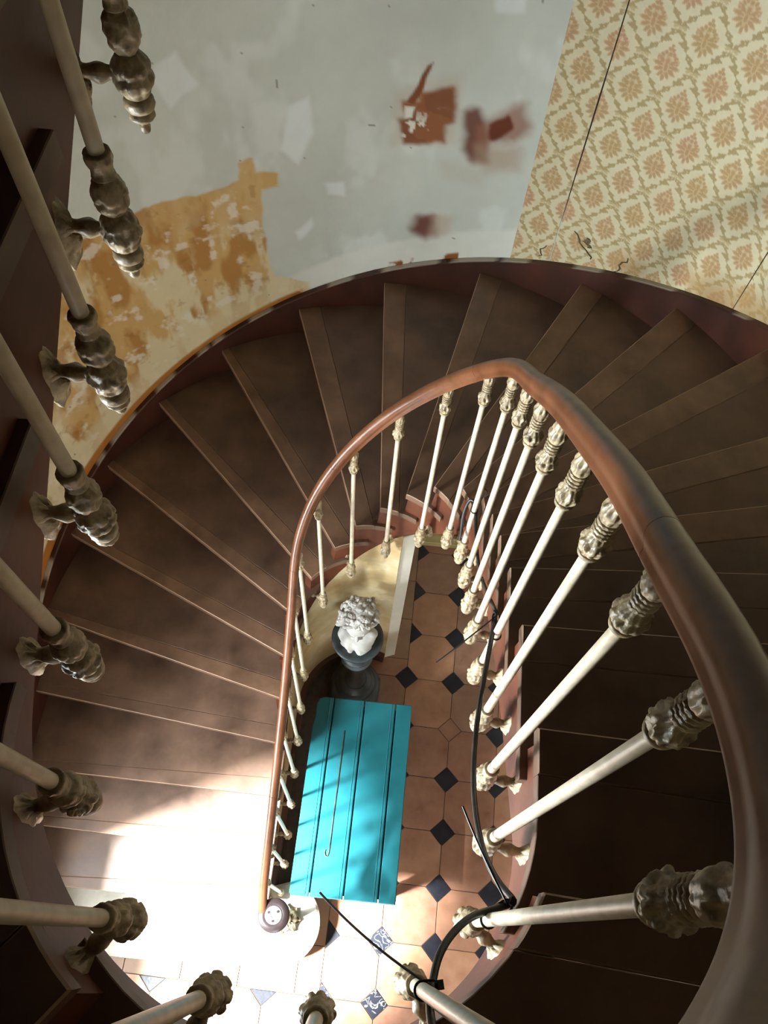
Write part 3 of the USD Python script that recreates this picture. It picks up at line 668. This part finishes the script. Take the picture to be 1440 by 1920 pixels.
def acanthus(n, amp, seed, tw=0.0):
    """leaf relief: n leaves with a raised rim, a sunk vein and curling tips, over a rough casting"""
    def mod(Z, A, R):
        t = (Z - Z.min()) / (Z.max() - Z.min())
        out = np.zeros(Z.shape)
        for off, ph, g in ((0.0, 0.0, 1.0), (0.5, 0.35, 0.8)):
            a = ((A * n / (2 * PI) + off + tw * (t - .5) * .4) % 1.0) * 2 - 1
            wv = 0.92 - 0.25 * np.cos((t + ph) * 9)
            leaf = smoothstep(0, .35, wv - np.abs(a)) * (0.55 + 0.45 * np.sin((t + ph) * 2 * PI * 1.4 + seed)) - 0.55 * np.exp(-(a / .13) ** 2)
            out = np.maximum(out, g * leaf) if off else leaf
        u = np.stack([np.cos(A) * 2.6, np.sin(A) * 2.6, Z * 150], -1)
        fade = np.sin(PI * np.clip(t, 0, 1)) ** .5
        return R * (1 + fade * (amp * 1.9 * (out - .35) + amp * 1.2 * (meshkit.fbm(u, 3, seed) - 0.5)))
    return mod
def base_ornament(v):
    m = MB()
    # collar, acanthus ball, block, two rings and the tip; z = 0 is the foot of the shaft
    m.add(*lathe(dense([(-.030, .0100), (-.028, .0135), (-.020, .0122), (-.012, .0135), (-.004, .0150), (.001, .0150), (.003, .0130), (.003, .0082)], 26), 40, acanthus(6, .07, 1 + v)))
    m.add(*lathe(dense([(-.080, .0095), (-.075, .0125), (-.064, .0178), (-.052, .0190), (-.040, .0172), (-.031, .0120), (-.027, .0100)], 28), 44, acanthus(4, .13, 5 + v, 0.6)))
    m.add(*lathe(dense([(-.131, .0120), (-.126, .0160), (-.112, .0200), (-.098, .0205), (-.086, .0178), (-.079, .0130), (-.076, .0100)], 30), 48, acanthus(4, .18, 9 + v)))
    m.add(*lathe(dense([(-.149, .0100), (-.147, .0160), (-.141, .0182), (-.134, .0170), (-.129, .0110)], 12), 28, acanthus(5, .05, 12 + v)))
    m.add(*lathe(dense([(-.163, .0070), (-.160, .0130), (-.155, .0152), (-.150, .0130), (-.147, .0090)], 12), 28, acanthus(6, .07, 15 + v)))
    m.add(*lathe(dense([(-.181, .0012), (-.178, .0050), (-.172, .0064), (-.166, .0050), (-.161, .0060)], 12), 20, acanthus(5, .14, 17 + v)))
    return m.mesh()
def top_ornament(v, H):
    m = MB()
    m.add(*lathe(dense([(-.003, .0085), (-.002, .0150), (.003, .0158), (.006, .0150), (.007, .0120)], 12), 30))
    m.add(*lathe(dense([(.006, .0120), (.014, .0160), (.024, .0178), (.036, .0165), (.048, .0125), (.056, .0105)], 32), 52, acanthus(5, .17, 21 + v, 0.4)))
    for z in (.060, .069, .078, .087):
        m.add(*lathe(dense([(z - .004, .0105), (z - .002, .0138), (z + .002, .0138), (z + .004, .0105)], 9), 40, acanthus(7, .09, 25 + v + int(z * 1000) % 5)))
    m.add(*lathe(dense([(.089, .0105), (.097, .0142), (.110, .0152), (.126, .0128), (.140, .0105), (H, .0110)], 28), 44, acanthus(5, .15, 28 + v, -0.4)))
    return m.mesh()
BASES = [base_ornament(k) for k in range(3)]
TOPS = [top_ornament(k, 0.153) for k in range(3)]
def arm_and_rosette(p, face, nrm, zc):
    """elbow from the block to the string and the almond-shaped foliate plate on the string"""
    d = np.r_[nrm, 0]; a = np.array([p[0], p[1], zc]); b = np.array([face[0], face[1], zc - 0.004])
    L = np.linalg.norm((b - a)[:2]); n = 16
    ts = np.linspace(0.12, 1, n)
    rad = 0.0098 + 0.0022 * np.sin(ts * 14) + 0.0035 * np.clip((ts - 0.85) / 0.15, 0, 1)
    phi = np.linspace(0, 2 * PI, 16, endpoint=False); side = np.array([-d[1], d[0], 0]); upv = np.array([0, 0, 1.0])
    V = []
    for t, r in zip(ts, rad):
        c = a + (b - a) * t
        rr = r * (1 + 0.12 * np.sin(3 * phi + t * 9))
        V.append(c + side * (np.cos(phi) * rr)[:, None] + upv * (np.sin(phi) * rr)[:, None])
    V = np.vstack(V)
    arm = fix(MB().add(V, grid_faces(n, 16, cv=True)).mesh())
    # rosette
    nu, nv = 14, 26
    S, Tt = np.meshgrid(np.linspace(0, 1, nu), np.linspace(0, 2 * PI, nv, endpoint=False), indexing="ij")
    lob = 1 + 0.14 * np.abs(np.sin(Tt * 4))
    hx, hz = 0.019 * lob * S, 0.050 * lob * S * (1 + 0.0 * Tt)
    h = 0.011 * (1 - S ** 2) * (1 + 0.5 * np.sin(Tt * 8 + S * 4)) + 0.004 * (1 - S)
    X = hx * np.cos(Tt); Zz = hz * np.sin(Tt) - 0.012
    V = b + side * X[..., None] + upv * Zz[..., None] - d * (h[..., None] - 0.002)
    ros = MB().add(V.reshape(-1, 3), grid_faces(nu, nv, cv=True))
    back = V[-1] + d * 0.004
    ros.add(np.vstack([V[-1], back]), grid_faces(2, nv, cv=True)); ros.add(np.vstack([back, back.mean(0)]), [[i, (i + 1) % nv, nv] for i in range(nv)])
    return arm, fix(ros.mesh())

def rail_z(j): return None
lo = 0.0
for i, (j, x, y, zb_, L) in enumerate(BAL):
    q = EDGE.near((x, y), lo, lo + 0.6); lo = max(q - 0.02, 0)
    Fp, N = EDGE.at(q, FACE_R); Fp, N = Fp[0], N[0]
    shaft = lathe([(zb_ - 0.002, .0092), (zb_ + L * 0.5, .0088), (zb_ + L + 0.002, .0082)], 20)
    shaft = (shaft[0] + [x, y, 0], shaft[1])
    b = obj("baluster", shaft, M_CREAM, bal, smooth=30)
    k = i % 3; an = (i * 2.4) % (2 * PI); ca, sa = math.cos(an), math.sin(an)
    rot = lambda v: np.c_[v[:, 0] * ca - v[:, 1] * sa, v[:, 0] * sa + v[:, 1] * ca, v[:, 2]]
    obj("base_ornament", (rot(BASES[k][0]) + [x, y, zb_], BASES[k][1]), M_CAST, b, smooth=50)
    obj("top_ornament", (rot(TOPS[k][0]) + [x, y, zb_ + L], TOPS[k][1]), M_CAST, b, smooth=50)
    arm, ros = arm_and_rosette((x, y), Fp, N, zb_ - 0.104)
    obj("bracket_arm", arm, M_CAST, b, smooth=50)
    obj("rosette_plate", ros, M_CAST, b, smooth=50)

# newel at the foot, with its round cap and screwed metal plate
NX, NY, NZ = -.298, .047, 1.155
nv_, nf_ = lathe(dense([(RISE, .020), (RISE + .02, .024), (.40, .020), (.8, .017), (NZ - .03, .016)], 30), 24)
nw = obj("newel_post", (nv_ + [NX, NY, 0], nf_), M_CAST, bal, smooth=40)
NX_, fm = 0, MB()
for a in np.linspace(0, 2 * PI, 7, endpoint=False):
    S, Tt = np.meshgrid(np.linspace(0, 1, 8), np.linspace(-1, 1, 7), indexing="ij")
    r = .020 + S * .052; w = .021 * np.sin(PI * np.clip(S * .9 + .1, 0, 1)) ; z = RISE + .075 - S * .055 + .012 * np.sin(S * 7) + .008 * np.cos(Tt * 5)
    X, Y = r * np.cos(a) - Tt * w * np.sin(a), r * np.sin(a) + Tt * w * np.cos(a)
    top = np.stack([X, Y, z], -1).reshape(-1, 3)
    fm.add(top, grid_faces(8, 7)); fm.add(top - [0, 0, .008], grid_faces(8, 7)[:, ::-1])
v, f = fm.mesh(); obj("foot_foliage", (v + [NX, NY, 0], f), M_CAST, nw, smooth=60)
v, f = lathe(dense([(RISE + .0005, .050), (RISE + .012, .055), (RISE + .03, .040), (RISE + .05, .028), (RISE + .07, .022)], 16), 28, acanthus(7, .12, 40)); obj("foot_collar", (v + [NX, NY, 0], f), M_CAST, nw, smooth=50)
cap = lathe(dense([(-.030, .040), (-.026, .058), (-.012, .068), (.004, .068), (.016, .058), (.020, .046), (.019, .038)], 26), 48)
M_CAP = mat("cap_wood", srgb(62, 50, 50), srgb(84, 70, 70), scale=20, rough=0.35)
obj("volute_cap", (cap[0] + [NX, NY, NZ], cap[1]), M_CAP, nw, smooth=50)
pl = lathe([(.016, .036), (.022, .036), (.0225, .035), (.0228, .011), (.0205, .010), (.0205, .004)], 40)
pm = obj("metal_plate", (pl[0] + [NX, NY, NZ], pl[1]), M_STEEL, nw, smooth=25, label="round worn steel plate with three screws")
v, f = nw_v = np.array(shaft[0]), shaft[1]
for a in (0.7, 2.75, 4.75):
    s_ = trimesh.creation.cylinder(radius=.0052, height=.003, sections=14); s_.apply_translation((NX + .023 * math.cos(a), NY + .023 * math.sin(a), NZ + .0235))
    obj("screw", (np.array(s_.vertices), np.array(s_.faces)), M_DARKST, nw, label="dark screw in the newel plate")
# handrail: one curve through the baluster heads, cut into its joined lengths
def rail_path():
    pts = [(NX - .066, NY + .002, NZ - .008)]
    pts += [(x, y, z + L + .175 - (0.010 if j == 22 else 0.024 if 23 <= j <= 26 else 0)) for (j, x, y, z, L) in BAL]
    pts[0] = (NX - .050, NY + .01, NZ - .004)
    p = np.array(pts)
    for k in range(4):
        p[2:-1, 2] = p[2:-1, 2] * 0.6 + 0.2 * (p[1:-2, 2] + p[3:, 2])
    return spline(p, 640)
RP = rail_path()
prof = []
for a in np.linspace(-0.15 * PI, 1.15 * PI, 15): prof.append((0.0185 * math.cos(a), 0.004 + 0.020 * math.sin(a)))
prof += [(-.0155, -.0115), (-.0172, -.0165), (-.0160, -.0215), (-.009, -.0240), (.009, -.0240), (.0160, -.0215), (.0172, -.0165), (.0155, -.0115)]
prof = np.array(prof)
cuts = [0.0, 0.085, 0.235, 0.30, 0.405, 0.50, 0.62, 0.75, 0.88, 1.0]
for a, b in zip(cuts[:-1], cuts[1:]):
    i0, i1 = int(a * 639), int(b * 639)
    seg = RP[i0:i1 + 1].copy()
    if a > 0: seg[0] = seg[0] + (seg[1] - seg[0]) * 0.08
    obj("rail_length", sweep(seg, prof), M_RAIL, bal, smooth=50)

# ------------------------------------------------------------------ teal table
table = thing("table", label="teal painted table with grooved plank top beside the left balusters", cat="table")
TZ = 0.55
bx = [-.285, -.183, -.012, .163, .252]
ty0, ty1 = .152, 1.162
def skew(x, y): return (x + 0.012 * (y - ty0), y)
for k in range(4):
    xa, xb = bx[k] + (0.0035 if k else 0), bx[k + 1] - (0.0035 if k < 3 else 0)
    P = [(xa, ty0), (xb, ty0), (xb, ty1), (xa, ty1)]
    if k == 0: P = [(xa + .012, ty0), (xb, ty0), (xb, ty1), (xa + .045, ty1), (xa + .018, ty1 - .012), (xa + .006, ty1 - .04), (xa + .010, ty1 - .11), (xa, ty1 - .17), (xa, ty0 + .012)]
    P = [skew(*p) for p in P]
    bd = obj("plank", slab(P, TZ - .024, TZ, .004)[:2], M_TEAL, table)
    if k in (1, 2, 0):
        xs = xb - .016
        obj("moulding_bead", slab([skew(xs - .006, ty0 + .003), skew(xs, ty0 + .003), skew(xs, ty1 - .003), skew(xs - .006, ty1 - .003)], TZ, TZ + .003, .0025)[:2], M_TEAL, bd)
obj("backing_board", boxm(-.265, .255, ty0 + .02, ty1 - .03, TZ - .045, TZ - .025), M_TEALD, table)
for lx, ly in ((-.25, .2), (.2, .2), (-.23, 1.07), (.215, 1.07)):
    obj("leg", slab([(lx, ly), (lx + .045, ly), (lx + .045, ly + .045), (lx, ly + .045)], 0, TZ - .045, .002)[:2], M_TEAL, table)
for b in ((-.24, .25, .21, .235), (-.22, .255, 1.08, 1.105)):
    obj("apron", boxm(b[0], b[1], b[2], b[3], TZ - .125, TZ - .045), M_TEAL, table)
hook = tube(spline([(-.098, .985, TZ + .004), (-.102, .70, TZ + .004), (-.107, .45, TZ + .004), (-.110, .36, TZ + .004), (-.116, .345, TZ + .004), (-.124, .348, TZ + .004), (-.127, .375, TZ + .004)], 50), .0028, 8)
obj("hook_rod", hook, M_DARKST, label="long thin hooked steel rod lying along the teal table top", cat="rod")

# ------------------------------------------------------------------ pedestal and bust
ped = thing("pedestal", (-.072, 1.375, 0), label="dark grey turned wooden pedestal column behind the teal table", cat="pedestal")
oct_ = [(.165 * math.cos(a), .165 * math.sin(a)) for a in np.linspace(PI / 8, 2 * PI + PI / 8, 8, endpoint=False)]
obj("plinth", slab(oct_, 0, .07, .008)[:2], M_PED, ped)
obj("foot", lathe(dense([(.07, .150), (.10, .155), (.125, .140), (.135, .118), (.15, .125), (.17, .118), (.19, .090), (.20, .10), (.215, .092), (.24, .068)], 50), 48), M_PED, ped, smooth=40)
obj("shaft", lathe(dense([(.24, .064), (.34, .052), (.48, .048), (.60, .056), (.66, .070), (.675, .088), (.69, .090), (.70, .074), (.715, .070), (.73, .086), (.745, .088), (.757, .072)], 60), 44), M_PED, ped, smooth=40)
obj("capital", lathe(dense([(.757, .068), (.80, .066), (.86, .078), (.89, .098), (.905, .104), (.92, .102), (.93, .112), (.955, .126), (.975, .134), (.992, .137), (1.0, .134), (1.001, .124), (.996, .10), (.994, .05)], 60), 56), M_PED, ped, smooth=40)

def hull_chain(balls):
    def sph(c, r): return manifold3d.Manifold.sphere(r, 40).translate([float(q) for q in c])
    parts = [manifold3d.Manifold.batch_hull([sph(*p) for p in g]) for g in balls]
    return manifold3d.Manifold.batch_boolean(parts, manifold3d.OpType.Add)
def smoothed(mf, edge, it=12):
    m = mf.refine_to_length(edge).to_mesh(); t = trimesh.Trimesh(m.vert_properties[:, :3], m.tri_verts, process=True)
    trimesh.smoothing.filter_taubin(t, lamb=.5, nu=.52, iterations=it); return t
BX, BY, BZ = -.072, 1.375, .994
bust = thing("bust", (BX, BY, BZ), label="white plaster bust with thick curly hair standing on the dark pedestal", cat="bust")
g = [[((0, 0, .015), .05), ((0, 0, .05), .036)],                                            # socle
     [((-.066, -.012, .095), .036), ((.066, -.012, .095), .036), ((-.040, -.058, .066), .032), ((.036, -.060, .064), .032), ((0, -.068, .075), .026), ((0, .03, .085), .042)],   # chest
     [((-.050, -.052, .058), .022), ((-.034, -.082, .034), .015), ((-.060, -.050, .05), .02)], [((.014, -.07, .058), .028), ((.020, -.094, .030), .017), ((.052, -.06, .052), .022)],
     [((0, .0, .11), .048), ((0, -.004, .19), .043)],                                       # neck
     [((0, .012, .275), .078), ((0, -.022, .262), .064), ((0, -.046, .212), .033)],          # skull to chin
     [((0, -.082, .250), .010), ((0, -.094, .232), .011), ((0, -.082, .226), .010)],          # nose
     [((-.022, -.074, .208), .008), ((.022, -.074, .208), .008), ((0, -.080, .209), .010)],   # lips
     [((-.030, -.070, .268), .010), ((.030, -.070, .268), .010)]]                             # brow
t = smoothed(hull_chain(g), .007, 10)
v = np.array(t.vertices)
drape = smoothstep(.14, .08, v[:, 2]); fold = np.sin(v[:, 0] * 75 + v[:, 2] * 60 + 2 * np.sin(v[:, 1] * 40))
nrm = np.array(t.vertex_normals)
v += nrm * (drape * .0045 * fold)[:, None]
for sx in (-1, 1):   # eye sockets
    e = np.linalg.norm((v - [sx * .028, -.078, .252]) / [1, 1, .7], axis=1); v[:, 1] += .007 * smoothstep(.018, .0, e)
obj("head_and_chest", (v, np.array(t.faces)), M_BUST, bust, smooth=True)
curls = [((0, .014, .285), .084)]
hb = []
rg = np.random.default_rng(3)
for k in range(150):
    u, w = rg.random(), rg.random() * 2 * PI
    zc = 1 - 1.15 * u; rr = math.sqrt(max(0, 1 - zc * zc)); d = np.array([rr * math.cos(w), rr * math.sin(w), zc])
    if d[1] < -0.55 and d[2] < 0.45: continue
    c = np.array([0, .014, .280]) + d * [.084, .086, .080]
    hb.append([(c, .011 + .006 * rg.random()), (c + rg.normal(0, .010, 3), .009)])
for k in range(12):   # longer locks falling at one side
    c = np.array([-.078 + .012 * rg.normal(), .02 + .02 * rg.normal(), .25 - .012 * k]); hb.append([(c, .013), (c + rg.normal(0, .008, 3), .010)])
hb.append([((0, .018, .288), .078), ((0, .03, .25), .074)])
t = smoothed(hull_chain(hb), .006, 14)
v = np.array(t.vertices); n_ = np.array(t.vertex_normals)
cv = meshkit.fbm(v * 42, 2, 2); v += n_ * (.0030 * (np.abs(np.sin(cv * 15)) - .5))[:, None]
obj("curly_hair", (v, np.array(t.faces)), M_BUST, bust, smooth=True)

# ------------------------------------------------------------------ cable and ties
CABLE = [[0.2624, 1.2001, 2.6], [0.2606, 1.2238, 2.66], [0.2619, 1.2521, 2.72], [0.2765, 1.2676, 2.76], [0.2891, 1.2533, 2.76], [0.2928, 1.1955, 2.76], [0.2965, 1.0553, 2.8], [0.2939, 0.9027, 2.95], [0.2896, 0.7595, 3.15], [0.2711, 0.652, 3.32], [0.2587, 0.593, 3.36], [0.2391, 0.4907, 3.4], [0.2241, 0.3862, 3.42], [0.2154, 0.2867, 3.46], [0.2143, 0.2036, 3.52], [0.2214, 0.1288, 3.6], [0.2342, 0.0891, 3.66], [0.2434, 0.0706, 3.7], [0.2438, 0.0631, 3.715], [0.2336, 0.0585, 3.72], [0.2034, 0.0477, 3.74], [0.173, 0.035, 3.77], [0.1446, 0.011, 3.8], [0.1253, -0.0191, 3.83], [0.1181, -0.0471, 3.85], [0.1136, -0.0654, 3.88], [0.1146, -0.0861, 3.92], [0.1178, -0.1069, 4.0]]
cab = obj("power_cable", tube(spline(CABLE, 260), .0052, 12), M_CABLE, smooth=40, label="black electric cable hanging down the inner balusters of the right flight", cat="cable")
TAILS = [[[0.2632, 0.6438, 3.34], [0.2179, 0.6095, 3.3], [0.1525, 0.5634, 3.24]], [[0.2193, 0.0618, 3.73], [0.1966, 0.1246, 3.72], [0.167, 0.1909, 3.7]], [[0.1004, -0.0549, 3.86], [0.042, -0.0072, 3.82], [-0.0362, 0.0487, 3.76]], [[0.3115, 1.2602, 2.77], [0.3183, 1.2737, 2.8], [0.3003, 1.2684, 2.84]]]
BJ = {b[0]: b for b in BAL}
TIES = [(19, 3.335, CABLE[9], TAILS[0], "black cable tie halfway up the right flight with its tail over the floor"), (23, 3.725, CABLE[19], TAILS[1], "black cable tie beside the sharp cable bend, tail pointing up the stair"),
        (24, 3.86, CABLE[24], TAILS[2], "black cable tie with the longest straight tail, reaching towards the newel"), (15, 2.765, CABLE[4], TAILS[3], "topmost black cable tie where the cable loop starts")]
for j, z, cp, tail, lab in TIES:
    _, x, y, zb_, L = BJ[j]
    tie = thing("cable_tie", label=lab, cat="cable tie")
    a = np.linspace(0, 2 * PI, 25); cp = np.array(cp); cp[2] = z
    d = cp[:2] - [x, y]; D = np.linalg.norm(d); d = d / max(D, 1e-6); n = np.array([-d[1], d[0]])
    loop = []
    for t in np.linspace(-PI / 2, PI / 2, 12): loop.append(np.array([x, y]) - d * .0108 * math.cos(t) + n * .0108 * math.sin(t))
    for t in np.linspace(PI / 2, -PI / 2, 12): loop.append(cp[:2] + d * .0068 * math.cos(t) + n * .0075 * math.sin(t))
    loop.append(loop[0])
    obj("band", tube(np.c_[np.array(loop), np.full(len(loop), z)], .0017, 6), M_TIE, tie)
    h = np.array(tail[0])
    hb_ = trimesh.creation.box(extents=(.011, .009, .007)); hb_.apply_transform(trimesh.transformations.rotation_matrix(.6 * j, (0.2, .3, 1))); hb_.apply_translation(cp + [d[0] * .008, d[1] * .008, .003])
    obj("lock", (np.array(hb_.vertices), np.array(hb_.faces)), M_TIE, tie)
    tl = spline([cp + [0, 0, .004]] + [np.array(q) for q in tail[1:]], 20)
    obj("tail", tube(tl, .0017, 6), M_TIE, tie)
